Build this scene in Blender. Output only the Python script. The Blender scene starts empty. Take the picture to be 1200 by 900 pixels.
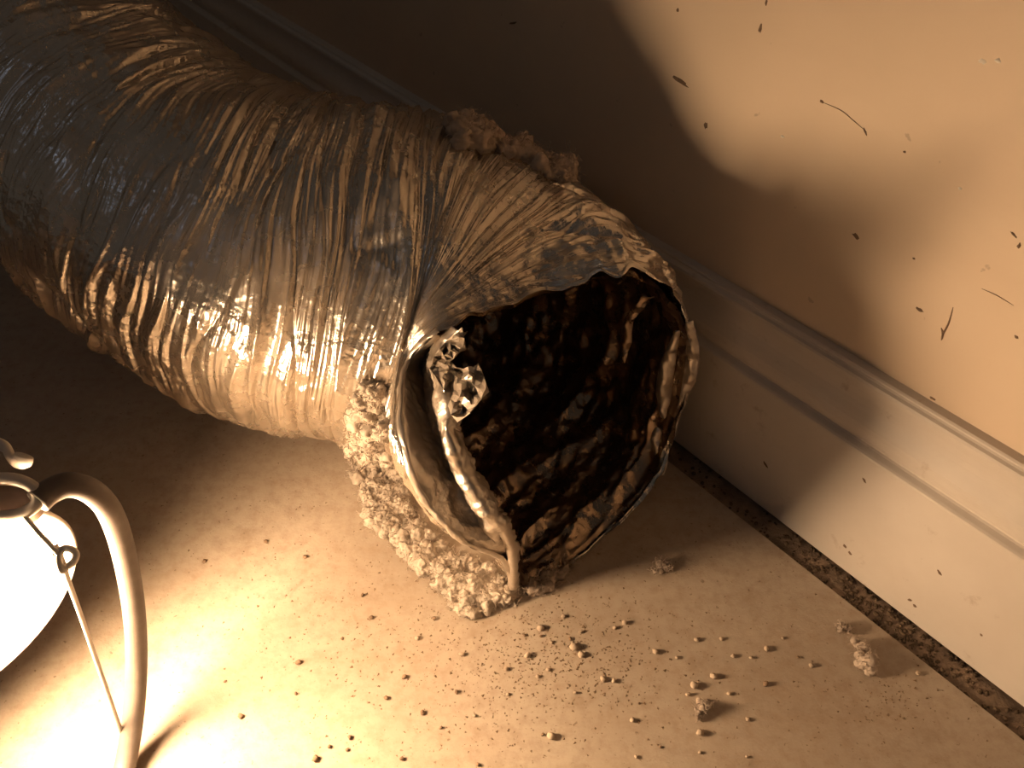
import bpy, math, random
import numpy as np
from mathutils import Vector
from mathutils.bvhtree import BVHTree

random.seed(7)
RNG = np.random.default_rng(7)
scene = bpy.context.scene
COL = scene.collection
PI = math.pi

# ------------------------------------------------------------------ camera
H = 0.36                       # camera height above the floor (m)
FPX = 1000.0                   # focal length in pixels of a 1200 wide frame
PITCH = math.atan2(945.0, FPX)
cam_d = bpy.data.cameras.new('camera')
cam_d.sensor_width = 36.0
cam_d.lens = FPX / 1200.0 * 36.0
cam_d.clip_start = 0.01
cam = bpy.data.objects.new('camera', cam_d)
COL.objects.link(cam)
cam.location = (0, 0, H)
cam.rotation_euler = (PI / 2 - PITCH, 0, 0)
scene.camera = cam

# ------------------------------------------------------------------ world, light, exposure
BULB_STRENGTH = 240.0
BULB_COLOR = (1.0, 0.672, 0.39)
world = bpy.data.worlds.new('dim_room')
scene.world = world
world.use_nodes = True
bg = world.node_tree.nodes['Background']
bg.inputs['Color'].default_value = (1.0, 0.82, 0.66, 1)
bg.inputs['Strength'].default_value = 0.046

sky_d = bpy.data.lights.new('doorway_daylight', 'AREA')   # cool daylight from the far side of the room
sky_d.shape = 'RECTANGLE'
sky_d.size = 0.07
sky_d.size_y = 0.14
sky_d.energy = 0.16
sky_d.color = (0.62, 0.74, 1.0)
sky_l = bpy.data.objects.new('doorway_daylight', sky_d)
COL.objects.link(sky_l)
sky_l.location = (-1.15, -0.55, 1.5)
sky_l.rotation_euler = (Vector((-0.15, 0.35, 0.1)) - Vector(sky_l.location)).to_track_quat('-Z', 'Y').to_euler()

vs = scene.view_settings
vs.view_transform = 'Standard'
vs.look = 'None'
vs.exposure = 0.0
vs.gamma = 1.0
vs.use_curve_mapping = False
scene.cycles.sample_clamp_indirect = 4.0
scene.cycles.blur_glossy = 0.4

# ------------------------------------------------------------------ maths helpers
_F = np.array([0, math.cos(PITCH), -math.sin(PITCH)])
_U = np.array([0, math.sin(PITCH), math.cos(PITCH)])
_R = np.array([1.0, 0, 0])

def ray(px, py):
    return _F * FPX + _R * (px - 600) + _U * (450 - py)

def P(px, py, z=0.0):
    """World point seen at a photo position, standing z*H above the floor."""
    d = ray(px, py)
    return np.array([0, 0, H]) + d * ((z * H - H) / d[2])

_A = P(823, 542)
_B = P(1200, 830)
WDIR = (_B - _A) / np.linalg.norm(_B - _A)          # along the wall, towards the viewer's right
WNRM = np.array([WDIR[1], -WDIR[0], 0.0])
if WNRM @ (np.array([0, 0, 0]) - _A) < 0:
    WNRM = -WNRM                                    # out of the wall, into the room

def on_plane(px, py, off):
    """Photo position on the vertical plane `off` in front of the baseboard foot line."""
    d = ray(px, py)
    o = np.array([0, 0, H])
    return o + d * (((_A + WNRM * off - o) @ WNRM) / (d @ WNRM))

_perm = np.random.default_rng(3).permutation(512).astype(np.int64)
_grad = np.random.default_rng(4).normal(size=(512, 3))
_grad /= np.linalg.norm(_grad, axis=1, keepdims=True)

def pn(x, y, z, seed=0):
    """Gradient noise, about -0.7 .. 0.7."""
    x = np.asarray(x, float) + seed * 17.31
    y = np.asarray(y, float) + seed * 5.77
    z = np.asarray(z, float) - seed * 9.13
    x, y, z = np.broadcast_arrays(x, y, z)
    xi = np.floor(x).astype(np.int64); yi = np.floor(y).astype(np.int64); zi = np.floor(z).astype(np.int64)
    xf = x - xi; yf = y - yi; zf = z - zi
    u = xf * xf * xf * (xf * (xf * 6 - 15) + 10)
    v = yf * yf * yf * (yf * (yf * 6 - 15) + 10)
    w = zf * zf * zf * (zf * (zf * 6 - 15) + 10)
    out = 0
    for dx in (0, 1):
        wx = u if dx else 1 - u
        for dy in (0, 1):
            wy = v if dy else 1 - v
            for dz in (0, 1):
                wz = w if dz else 1 - w
                h = _perm[(_perm[(_perm[(xi + dx) & 511] + yi + dy) & 511] + zi + dz) & 511]
                g = _grad[h]
                out = out + wx * wy * wz * (g[..., 0] * (xf - dx) + g[..., 1] * (yf - dy) + g[..., 2] * (zf - dz))
    return out

def ridged(x, y, z, seed=0):
    return 1.0 - np.minimum(1.0, np.abs(pn(x, y, z, seed)) * 2.4)

def sstep(a, b, x):
    t = np.clip((x - a) / (b - a), 0, 1)
    return t * t * (3 - 2 * t)

def catmull(pts, n, closed=False):
    """n samples of a Catmull-Rom spline through pts (k,d)."""
    pts = np.asarray(pts, float)
    k = len(pts)
    if closed:
        t = np.linspace(0, k, n, endpoint=False)
        i = np.floor(t).astype(int)
        f = (t - i)[:, None]
        p0, p1, p2, p3 = pts[(i - 1) % k], pts[i % k], pts[(i + 1) % k], pts[(i + 2) % k]
    else:
        t = np.linspace(0, k - 1, n)
        i = np.minimum(np.floor(t).astype(int), k - 2)
        f = (t - i)[:, None]
        e = np.vstack([2 * pts[0] - pts[1], pts, 2 * pts[-1] - pts[-2]])
        p0, p1, p2, p3 = e[i], e[i + 1], e[i + 2], e[i + 3]
    return 0.5 * (2 * p1 + (p2 - p0) * f + (2 * p0 - 5 * p1 + 4 * p2 - p3) * f * f + (3 * p1 - p0 - 3 * p2 + p3) * f ** 3)

# ------------------------------------------------------------------ mesh helpers
def mesh_np(name, verts, quads=None, tris=None, smooth=True):
    me = bpy.data.meshes.new(name)
    verts = np.asarray(verts, np.float32)
    loops, starts, pos = [], [], 0
    for arr, k in ((quads, 4), (tris, 3)):
        if arr is not None and len(arr):
            arr = np.asarray(arr, np.int32)
            loops.append(arr.ravel())
            starts.append(pos + np.arange(len(arr), dtype=np.int32) * k)
            pos += arr.size
    loops = np.concatenate(loops)
    starts = np.concatenate(starts)
    me.vertices.add(len(verts))
    me.vertices.foreach_set('co', verts.ravel())
    me.loops.add(len(loops))
    me.loops.foreach_set('vertex_index', loops)
    me.polygons.add(len(starts))
    me.polygons.foreach_set('loop_start', starts)
    me.update(calc_edges=True)
    me.polygons.foreach_set('use_smooth', np.full(len(starts), smooth))
    me.validate()
    return me

def grid_quads(nu, nv, closed_v=False):
    i, j = np.meshgrid(np.arange(nu - 1), np.arange(nv if closed_v else nv - 1), indexing='ij')
    j2 = (j + 1) % nv
    return np.stack([i * nv + j, i * nv + j2, (i + 1) * nv + j2, (i + 1) * nv + j], -1).reshape(-1, 4)

class Acc:
    """Collects pieces of ONE mesh."""
    def __init__(self):
        self.v, self.q, self.t, self.n = [], [], [], 0
    def add(self, v, quads=None, tris=None):
        v = np.asarray(v, float)
        if quads is not None: self.q.append(np.asarray(quads) + self.n)
        if tris is not None: self.t.append(np.asarray(tris) + self.n)
        self.v.append(v); self.n += len(v)
    def mesh(self, name, smooth=True):
        return mesh_np(name, np.vstack(self.v), np.vstack(self.q) if self.q else None,
                       np.vstack(self.t) if self.t else None, smooth)

def obj(name, me, mat, parent=None):
    o = bpy.data.objects.new(name, me)
    COL.objects.link(o)
    if mat: me.materials.append(mat)
    if parent: o.parent = parent
    return o

def thing(name, loc, label, cat, group=None):
    o = bpy.data.objects.new(name, None)
    o.empty_display_size = 0.02
    COL.objects.link(o)
    o.location = loc
    tag(o, label, cat, group)
    return o

def tag(o, label=None, cat=None, group=None, kind=None):
    if label: o['label'] = label
    if cat: o['category'] = cat
    if group: o['group'] = group
    if kind: o['kind'] = kind
    return o

def tube(pts, rad, nseg=12, flat=1.0, caps=True):
    """Verts and quads of a round bar swept along pts."""
    pts = np.asarray(pts, float)
    n = len(pts)
    rad = np.broadcast_to(np.asarray(rad, float), (n,))
    T = np.gradient(pts, axis=0)
    T /= np.linalg.norm(T, axis=1, keepdims=True)
    ref = np.array([0, 0, 1.0]) if abs(T[0][2]) < 0.9 else np.array([1.0, 0, 0])
    A = np.cross(T[0], ref); A /= np.linalg.norm(A)
    V = []
    for i in range(n):
        A = A - T[i] * (A @ T[i]); A /= np.linalg.norm(A)
        Bv = np.cross(T[i], A)
        th = np.linspace(0, 2 * PI, nseg, endpoint=False)
        V.append(pts[i] + rad[i] * (np.cos(th)[:, None] * A + flat * np.sin(th)[:, None] * Bv))
    q = grid_quads(n, nseg, True)
    V = np.vstack(V)
    tris = None
    if caps:
        c0, c1 = len(V), len(V) + 1
        V = np.vstack([V, pts[0], pts[-1]])
        j = np.arange(nseg)
        tris = np.vstack([np.stack([np.full(nseg, c0), (j + 1) % nseg, j], -1),
                          np.stack([np.full(nseg, c1), (n - 1) * nseg + j, (n - 1) * nseg + (j + 1) % nseg], -1)])
    return V, q, tris

def local(me_verts, origin):
    return np.asarray(me_verts) - np.asarray(origin)

# ------------------------------------------------------------------ materials
def new_mat(name):
    m = bpy.data.materials.new(name)
    m.use_nodes = True
    nt = m.node_tree
    for n in list(nt.nodes):
        if n.type != 'OUTPUT_MATERIAL': nt.nodes.remove(n)
    out = next(n for n in nt.nodes if n.type == 'OUTPUT_MATERIAL')
    b = nt.nodes.new('ShaderNodeBsdfPrincipled')
    nt.links.new(b.outputs[0], out.inputs['Surface'])
    return m, nt, b

class NT:
    def __init__(self, nt):
        self.nt = nt
        tc = nt.nodes.new('ShaderNodeTexCoord')
        self.obj = tc.outputs['Object']
    def link(self, a, b): self.nt.links.new(a, b)
    def noise(self, scale, detail=4, rough=0.55, vec=None, dist=0.0):
        n = self.nt.nodes.new('ShaderNodeTexNoise')
        n.inputs['Scale'].default_value = scale
        n.inputs['Detail'].default_value = detail
        n.inputs['Roughness'].default_value = rough
        n.inputs['Distortion'].default_value = dist
        self.link(vec or self.obj, n.inputs['Vector'])
        return n.outputs['Fac']
    def voro(self, scale, feature='F1', vec=None, rnd=1.0):
        n = self.nt.nodes.new('ShaderNodeTexVoronoi')
        n.feature = feature
        n.inputs['Scale'].default_value = scale
        n.inputs['Randomness'].default_value = rnd
        self.link(vec or self.obj, n.inputs['Vector'])
        return n.outputs['Distance']
    def mapping(self, scale, rot=(0, 0, 0)):
        n = self.nt.nodes.new('ShaderNodeMapping')
        n.inputs['Scale'].default_value = scale
        n.inputs['Rotation'].default_value = rot
        self.link(self.obj, n.inputs['Vector'])
        return n.outputs[0]
    def ramp(self, fac, stops):
        n = self.nt.nodes.new('ShaderNodeValToRGB')
        e = n.color_ramp.elements
        while len(e) < len(stops): e.new(0.5)
        for s, (p, c) in zip(e, stops):
            s.position = p
            s.color = (c[0], c[1], c[2], 1) if hasattr(c, '__len__') else (c, c, c, 1)
        self.link(fac, n.inputs['Fac'])
        return n.outputs['Color']
    def mix(self, fac, a, b, mode='MIX'):
        n = self.nt.nodes.new('ShaderNodeMix')
        n.data_type = 'RGBA'
        n.blend_type = mode
        for v, s in ((fac, n.inputs[0]), (a, n.inputs[6]), (b, n.inputs[7])):
            if hasattr(v, 'is_linked'): self.link(v, s)
            elif hasattr(v, '__len__'): s.default_value = (*v, 1)
            else: s.default_value = v
        return n.outputs[2]
    def math(self, op, a, b=0.0):
        n = self.nt.nodes.new('ShaderNodeMath')
        n.operation = op
        for v, s in ((a, n.inputs[0]), (b, n.inputs[1])):
            if hasattr(v, 'is_linked'): self.link(v, s)
            else: s.default_value = v
        return n.outputs[0]
    def bump(self, height, strength, dist, prev=None):
        n = self.nt.nodes.new('ShaderNodeBump')
        n.inputs['Strength'].default_value = strength
        n.inputs['Distance'].default_value = dist
        self.link(height, n.inputs['Height'])
        if prev is not None: self.link(prev, n.inputs['Normal'])
        return n.outputs[0]

def simple_mat(name, color, rough=0.5, metal=0.0, spec=0.5, var=0.15, scale=60, bump=0.0):
    m, nt, b = new_mat(name)
    N = NT(nt)
    c2 = tuple(x * (1 - var) for x in color)
    N.link(N.ramp(N.noise(scale, 5), [(0.3, c2), (0.7, color)]), b.inputs['Base Color'])
    b.inputs['Roughness'].default_value = rough
    b.inputs['Metallic'].default_value = metal
    b.inputs['Specular IOR Level'].default_value = spec
    if bump:
        N.link(N.bump(N.noise(scale * 8, 4), bump, 0.001), b.inputs['Normal'])
    return m

def floor_mat():
    m, nt, b = new_mat('worn_vinyl')
    N = NT(nt)
    base = N.ramp(N.noise(9, 6, 0.6), [(0.3, (0.37, 0.29, 0.22)), (0.55, (0.455, 0.375, 0.295)), (0.75, (0.49, 0.41, 0.325))])
    streak = N.noise(1.0, 4, 0.6, N.mapping((14, 90, 14), (0, 0, 0.9)))
    base = N.mix(N.math('MULTIPLY', N.ramp(streak, [(0.45, 0.0), (0.75, 1.0)]), 0.25), base, (0.40, 0.29, 0.20))
    mott = N.ramp(N.noise(150, 6, 0.7), [(0.45, 0.0), (0.72, 1.0)])
    base = N.mix(N.math('MULTIPLY', mott, 0.55), base, (0.29, 0.20, 0.135))
    grime = N.ramp(N.noise(32, 7, 0.68, dist=0.4), [(0.56, 0.0), (0.74, 1.0)])
    base = N.mix(N.math('MULTIPLY', grime, 0.45), base, (0.24, 0.16, 0.10))
    blot = N.ramp(N.noise(55, 5, 0.6, dist=0.6), [(0.68, 0.0), (0.76, 1.0)])
    base = N.mix(N.math('MULTIPLY', blot, 0.5), base, (0.17, 0.10, 0.07))
    sp = N.ramp(N.noise(420, 3, 0.5), [(0.65, 0.0), (0.72, 1.0)])
    base = N.mix(N.math('MULTIPLY', sp, 0.6), base, (0.14, 0.09, 0.05))
    N.link(base, b.inputs['Base Color'])
    N.link(N.ramp(N.noise(20, 4), [(0.3, 0.48), (0.7, 0.7)]), b.inputs['Roughness'])
    b.inputs['Specular IOR Level'].default_value = 0.3
    bp = N.bump(N.noise(90, 6, 0.6), 0.25, 0.002)
    N.link(N.bump(N.noise(900, 3), 0.2, 0.0004, bp), b.inputs['Normal'])
    return m

def wall_mat():
    m, nt, b = new_mat('painted_wall')
    N = NT(nt)
    base = N.ramp(N.noise(5, 5, 0.6), [(0.3, (0.66, 0.52, 0.385)), (0.7, (0.73, 0.585, 0.44))])
    smear = N.ramp(N.noise(1.0, 5, 0.6, N.mapping((6, 6, 22))), [(0.5, 0.0), (0.8, 1.0)])
    base = N.mix(N.math('MULTIPLY', smear, 0.2), base, (0.55, 0.41, 0.29))
    sp = N.ramp(N.noise(130, 3, 0.5), [(0.73, 0.0), (0.76, 1.0)])
    base = N.mix(N.math('MULTIPLY', sp, 0.35), base, (0.22, 0.14, 0.09))
    N.link(base, b.inputs['Base Color'])
    b.inputs['Roughness'].default_value = 0.62
    b.inputs['Specular IOR Level'].default_value = 0.25
    bp = N.bump(N.noise(60, 5), 0.12, 0.002)
    N.link(N.bump(N.noise(500, 3), 0.12, 0.0005, bp), b.inputs['Normal'])
    return m

def base_mat():
    m, nt, b = new_mat('white_baseboard_paint')
    N = NT(nt)
    base = N.ramp(N.noise(14, 5, 0.6), [(0.3, (0.60, 0.53, 0.46)), (0.7, (0.69, 0.62, 0.55))])
    sc = N.ramp(N.noise(70, 6, 0.65), [(0.62, 0.0), (0.72, 1.0)])
    base = N.mix(N.math('MULTIPLY', sc, 0.4), base, (0.30, 0.20, 0.13))
    N.link(base, b.inputs['Base Color'])
    b.inputs['Roughness'].default_value = 0.42
    b.inputs['Specular IOR Level'].default_value = 0.4
    N.link(N.bump(N.noise(120, 5), 0.12, 0.001), b.inputs['Normal'])
    return m

def foil_mat(name, color, dust_col, dust_amt, r0, r1, crease=0.5, cscale=130, rnd=True):
    m, nt, b = new_mat(name)
    N = NT(nt)
    tint = N.ramp(N.noise(45, 5), [(0.3, tuple(c * 0.82 for c in color)), (0.7, color)])
    N.link(tint, b.inputs['Base Color'])
    b.inputs['Metallic'].default_value = 1.0
    N.link(N.ramp(N.noise(70, 5, 0.6), [(0.35, r0), (0.7, r1)]), b.inputs['Roughness'])
    v1 = N.voro(cscale, 'F1')
    v2 = N.voro(cscale * 2.3, 'F1')
    msk = N.ramp(N.noise(38, 3), [(0.42, 0.15), (0.62, 1.0)])
    hgt = N.math('MULTIPLY', N.math('ADD', v1, N.math('MULTIPLY', v2, 0.45)), msk)
    nb = N.bump(hgt, crease, 0.0035)
    nb = N.bump(N.noise(420, 4, 0.6), 0.22, 0.0009, nb)
    N.link(nb, b.inputs['Normal'])
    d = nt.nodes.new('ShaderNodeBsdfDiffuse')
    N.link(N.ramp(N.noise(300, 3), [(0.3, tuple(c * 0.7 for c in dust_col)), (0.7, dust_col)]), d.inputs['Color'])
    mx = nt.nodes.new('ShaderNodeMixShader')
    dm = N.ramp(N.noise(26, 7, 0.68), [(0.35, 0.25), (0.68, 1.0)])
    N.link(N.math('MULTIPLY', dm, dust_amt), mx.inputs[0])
    out = next(n for n in nt.nodes if n.type == 'OUTPUT_MATERIAL')
    N.link(b.outputs[0], mx.inputs[1])
    N.link(d.outputs[0], mx.inputs[2])
    N.link(mx.outputs[0], out.inputs['Surface'])
    return m

def emit_mat(name, color, strength):
    m, nt, b = new_mat(name)
    b.inputs['Base Color'].default_value = (0.9, 0.88, 0.82, 1)
    b.inputs['Emission Color'].default_value = (*color, 1)
    b.inputs['Emission Strength'].default_value = strength
    b.inputs['Roughness'].default_value = 0.35
    return m

M_FLOOR, M_WALL, M_BASE = floor_mat(), wall_mat(), base_mat()
M_SUB = simple_mat('dirty_gap', (0.30, 0.21, 0.145), 0.85, var=0.6, scale=90, bump=0.6)
M_FOIL = foil_mat('outer_foil', (0.82, 0.775, 0.71), (0.47, 0.35, 0.24), 0.46, 0.18, 0.34, 0.22, 190)
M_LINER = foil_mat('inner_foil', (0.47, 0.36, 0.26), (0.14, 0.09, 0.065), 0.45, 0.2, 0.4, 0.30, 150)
M_FLAP = foil_mat('torn_foil', (0.82, 0.76, 0.68), (0.42, 0.33, 0.25), 0.6, 0.28, 0.5, 0.25, 260)
M_LINT = simple_mat('grey_lint', (0.62, 0.52, 0.42), 0.95, spec=0.1, var=0.35, scale=140)
M_LINTD = simple_mat('dusty_lint', (0.56, 0.45, 0.36), 0.95, spec=0.1, var=0.4, scale=140)
M_CRUMB = simple_mat('crumb', (0.60, 0.47, 0.35), 0.9, spec=0.2, var=0.4, scale=300)
M_DARK = simple_mat('dark_crumb', (0.30, 0.20, 0.13), 0.9, spec=0.2, var=0.4, scale=300)
M_GRIT = simple_mat('grit', (0.25, 0.17, 0.11), 0.95, spec=0.1, var=0.4, scale=150)
M_DIRT = simple_mat('black_dirt', (0.13, 0.09, 0.06), 0.95, spec=0.1, var=0.5, scale=200)
M_CORD = simple_mat('rubber_cord', (0.15, 0.12, 0.10), 0.5, var=0.2, scale=200, bump=0.1)
M_WHITE = simple_mat('white_enamel', (0.78, 0.70, 0.60), 0.35, var=0.08, scale=40)
M_WIRE = simple_mat('zinc_wire', (0.80, 0.74, 0.66), 0.4, 0.2, var=0.15, scale=200)
M_COLLAR = simple_mat('brown_collar', (0.40, 0.29, 0.23), 0.6, var=0.4, scale=120)
M_BULB = emit_mat('lit_bulb', BULB_COLOR, BULB_STRENGTH)
M_MARK = simple_mat('brown_mark', (0.22, 0.14, 0.09), 0.9, var=0.4, scale=400)
M_PLASTER = simple_mat('bare_plaster', (0.85, 0.78, 0.68), 0.9, var=0.1, scale=400)

# ================================================================== setting
def box_mesh(name, p0, ax, ay, az):
    """Box from corner p0 with three edge vectors."""
    v = [p0 + i * ax + j * ay + k * az for k in (0, 1) for j in (0, 1) for i in (0, 1)]
    q = [(0, 2, 3, 1), (4, 5, 7, 6), (0, 1, 5, 4), (2, 6, 7, 3), (0, 4, 6, 2), (1, 3, 7, 5)]
    return mesh_np(name, np.array(v), np.array(q), smooth=False)

Z = np.array([0, 0, 1.0])
BB_T = 0.013                                  # baseboard thickness
SEAM = 0.0385 * H                             # bare strip between floor covering and baseboard
LEFT = _A - WDIR * 2.4
LEN = 4.4
# floor covering ends short of the baseboard
fm = box_mesh('floor', LEFT + WNRM * SEAM - Z * 0.0012, WDIR * LEN, WNRM * 2.6, Z * 0.0012)
tag(obj('floor', fm, M_FLOOR), 'worn tan vinyl floor with dust and crumbs', kind='structure')
sm = box_mesh('trim_1', LEFT - WNRM * 0.03 - Z * 0.02, WDIR * LEN, WNRM * 2.7, Z * 0.0187)
tag(obj('trim_1', sm, M_SUB), 'dirty bare strip along the foot of the baseboard', kind='structure')
wm = box_mesh('wall_right', LEFT - WNRM * (BB_T + 0.10) - Z * 0.02, WDIR * LEN, WNRM * 0.10, Z * 2.2)
WALL = tag(obj('wall_right', wm, M_WALL), 'tan painted wall with scuffs and chips', kind='structure')

# baseboard: flat face, groove, cove and top bead, swept along the wall
hb = 0.308 * H
prof = [(0, 0.002), (0, 0.206), (-0.3, 0.2085), (-1.2, 0.2105), (-3.6, 0.2135), (-4.4, 0.2155), (-4.4, 0.2180), (-3.6, 0.222), (-3.1, 0.228), (-3.0, 0.235),
        (-3.2, 0.241), (-3.9, 0.248), (-4.9, 0.256), (-5.7, 0.264), (-6.1, 0.272), (-6.1, 0.281), (-5.7, 0.289), (-5.7, 0.2935),
        (-6.2, 0.2965), (-7.6, 0.2985), (-8.2, 0.3005), (-8.3, 0.3025), (-9.0, 0.3045), (-13, 0.3060), (-13, 0.002)]
pr = [(o * 0.001, z * H) for o, z in prof]
nseg = 220
ts = np.linspace(0, LEN, nseg)
V = []
for t in ts:
    for o, z in pr:
        V.append(LEFT + WDIR * t + WNRM * o + Z * z)
bm_ = mesh_np('baseboard_right', np.array(V), grid_quads(nseg, len(pr), True), smooth=False)
BASEB = tag(obj('baseboard_right', bm_, M_BASE), 'white painted baseboard with a groove and cove top', kind='structure')

# wall marks: small flakes and scratches with relief
def flake(name, c, u, v, n, a, b_, h, mat, parent, seed):
    r = np.random.default_rng(seed)
    k = 12
    th = np.linspace(0, 2 * PI, k, endpoint=False)
    rr = 0.65 + 0.5 * r.random(k)
    base = [c + u * (a * math.cos(t) * q) + v * (b_ * math.sin(t) * q) for t, q in zip(th, rr)]
    top = [c + n * h + u * (a * math.cos(t) * q * 0.6) + v * (b_ * math.sin(t) * q * 0.6) for t, q in zip(th, rr)]
    vv = np.vstack([base, top, [c + n * h]])
    q = [(i, (i + 1) % k, k + (i + 1) % k, k + i) for i in range(k)]
    tr = [(k + i, k + (i + 1) % k, 2 * k) for i in range(k)]
    return obj(name, mesh_np(name, vv, np.array(q), np.array(tr)), mat, parent)

wall_marks = [  # px, py, half length, half width (px), tilt in photo, material
    (798, 96, 14, 3.0, 0.2, M_MARK), (827, 147, 3, 4.5, 0, M_MARK), (891, 33, 2.8, 6, 0, M_MARK), (898, 3, 2, 4, 0, M_MARK),
    (1151, 72, 5, 3, 0, M_PLASTER), (1169, 71, 4.5, 3, 0, M_PLASTER), (917, 160, 3, 2, 0, M_PLASTER),
    (963, 119, 3, 2, 0, M_MARK), (1014, 154, 6, 1.2, 0.8, M_MARK), (1078, 363, 5, 2.5, 0.1, M_MARK),
    (1191, 395, 3, 2, 0.3, M_MARK), (1003, 277, 6, 3, 0.4, M_MARK), (1188, 275, 6, 1.5, 0.4, M_MARK), (1194, 288, 2, 4, 0, M_MARK),
    (1125, 221, 2.5, 2, 0, M_PLASTER), (794, 12, 2, 2.5, 0, M_MARK), (1071, 303, 1.8, 1.5, 0, M_MARK),
    (601, 27, 8, 1.5, -0.4, M_MARK), (1093, 467, 4, 2, 0, M_MARK), (1060, 178, 2, 1.5, 0, M_MARK)]
for k, (x, y, a, b_, tilt, mt) in enumerate(wall_marks):
    c = on_plane(x, y, -BB_T)
    depth = (c - np.array([0, 0, H])) @ _F
    s = depth / FPX
    u = WDIR * math.cos(-tilt) + Z * math.sin(-tilt)
    v = np.cross(u, WNRM)
    flake('scuff_mark' if mt is M_MARK else 'paint_chip', c, u, v, WNRM, a * s, b_ * s, 0.0004, mt, WALL, k)

def scratch(parent, pix, w, off, mat=M_MARK):
    pts = np.array([on_plane(x, y, off) for x, y in pix])
    pts = catmull(pts, 24)
    r = w * np.sin(np.linspace(0.1, PI - 0.1, len(pts))) ** 0.6
    v, q, t = tube(pts, r, 6)
    obj('scratch', mesh_np('scratch', v, q, t), mat, parent)
scratch(WALL, [(1117, 360), (1112, 378), (1105, 392), (1103, 399)], 0.0004, -BB_T)
scratch(WALL, [(1103, 384), (1105, 390), (1104, 398)], 0.0005, -BB_T)
scratch(WALL, [(1150, 338), (1168, 346), (1188, 358)], 0.00022, -BB_T)
scratch(WALL, [(962, 119), (985, 129), (1000, 141), (1016, 155)], 0.00022, -BB_T)
for k, (x, y, a, b_) in enumerate([(1013, 563, 4, 1.6), (897, 544, 5, 1.5), (1101, 671, 4, 2), (1066, 703, 2, 3), (1072, 710, 3, 2), (1150, 744, 2, 1.5), (990, 640, 3, 2), (996, 648, 3, 2)]):
    c = on_plane(x, y, 0)
    s = ((c - np.array([0, 0, H])) @ _F) / FPX
    u = WDIR * 0.8 - Z * 0.6
    flake('scuff_mark', c, u, np.cross(u, WNRM), WNRM, a * s, b_ * s, 0.0004, M_MARK, BASEB, 40 + k)

# ================================================================== foil duct
# centre line (units of H) and radius, far end first
CL = np.array([
    (-2.00, 2.80, 0.68, 0.205), (-1.55, 2.27, 0.60, 0.205), (-1.13, 1.78, 0.53, 0.204), (-0.85, 1.43, 0.47, 0.203),
    (-0.653, 1.212, 0.425, 0.205), (-0.531, 1.083, 0.390, 0.210), (-0.428, 1.010, 0.350, 0.219),
    (-0.313, 0.982, 0.310, 0.230), (-0.183, 0.972, 0.285, 0.235), (-0.067, 0.950, 0.258, 0.228), (0.04, 0.83, 0.24, 0.21)])
RIM = [  # angle, photo x, y, height/H
    (90, 650, 336, .40), (70, 700, 328, .408), (50, 745, 320, .41), (30, 785, 345, .375), (10, 808, 390, .31), (-10, 808, 440, .23),
    (-30, 790, 500, .14), (-50, 768, 560, .06), (-70, 715, 622, .02), (-90, 655, 670, .008), (-108, 612, 690, .020), (-125, 590, 655, .12),
    (-142, 545, 635, .22), (-158, 500, 588, .275), (-174, 478, 535, .325), (-190, 470, 480, .345), (-205, 478, 425, .345), (-222, 510, 390, .385), (-246, 575, 363, .392)]
rim_pts = np.array([P(x, y, z) for _, x, y, z in RIM])
rim_ang = np.array([a for a, *_ in RIM], float)

def rim_at(th_deg):
    """th_deg decreasing from 90 to -270."""
    a = np.concatenate([rim_ang[-2:] + 360, rim_ang, rim_ang[:3] - 360])
    p = np.vstack([rim_pts[-2:], rim_pts, rim_pts[:3]])
    i = np.clip(np.searchsorted(-a, -th_deg, side='right') - 1, 1, len(a) - 3)
    f = ((a[i] - th_deg) / (a[i] - a[i + 1]))[:, None]
    p0, p1, p2, p3 = p[i - 1], p[i], p[i + 1], p[i + 2]
    return 0.5 * (2 * p1 + (p2 - p0) * f + (2 * p0 - 5 * p1 + 4 * p2 - p3) * f * f + (3 * p1 - p0 - 3 * p2 + p3) * f ** 3)

body = catmull(CL, 2001)
i_end = int(2000 * 8.55 / 10)                     # last round section
body_c = body[:, :3] * H
body_r = body[:, 3] * H
body_T = np.gradient(body_c, axis=0)
body_T /= np.linalg.norm(body_T, axis=1, keepdims=True)
arc = np.concatenate([[0], np.cumsum(np.linalg.norm(np.diff(body_c, axis=0), axis=1))])
ARC_END = arc[i_end]
CAP = 0.34 * H                                 # arc length of the last stretch to the torn rim

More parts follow.
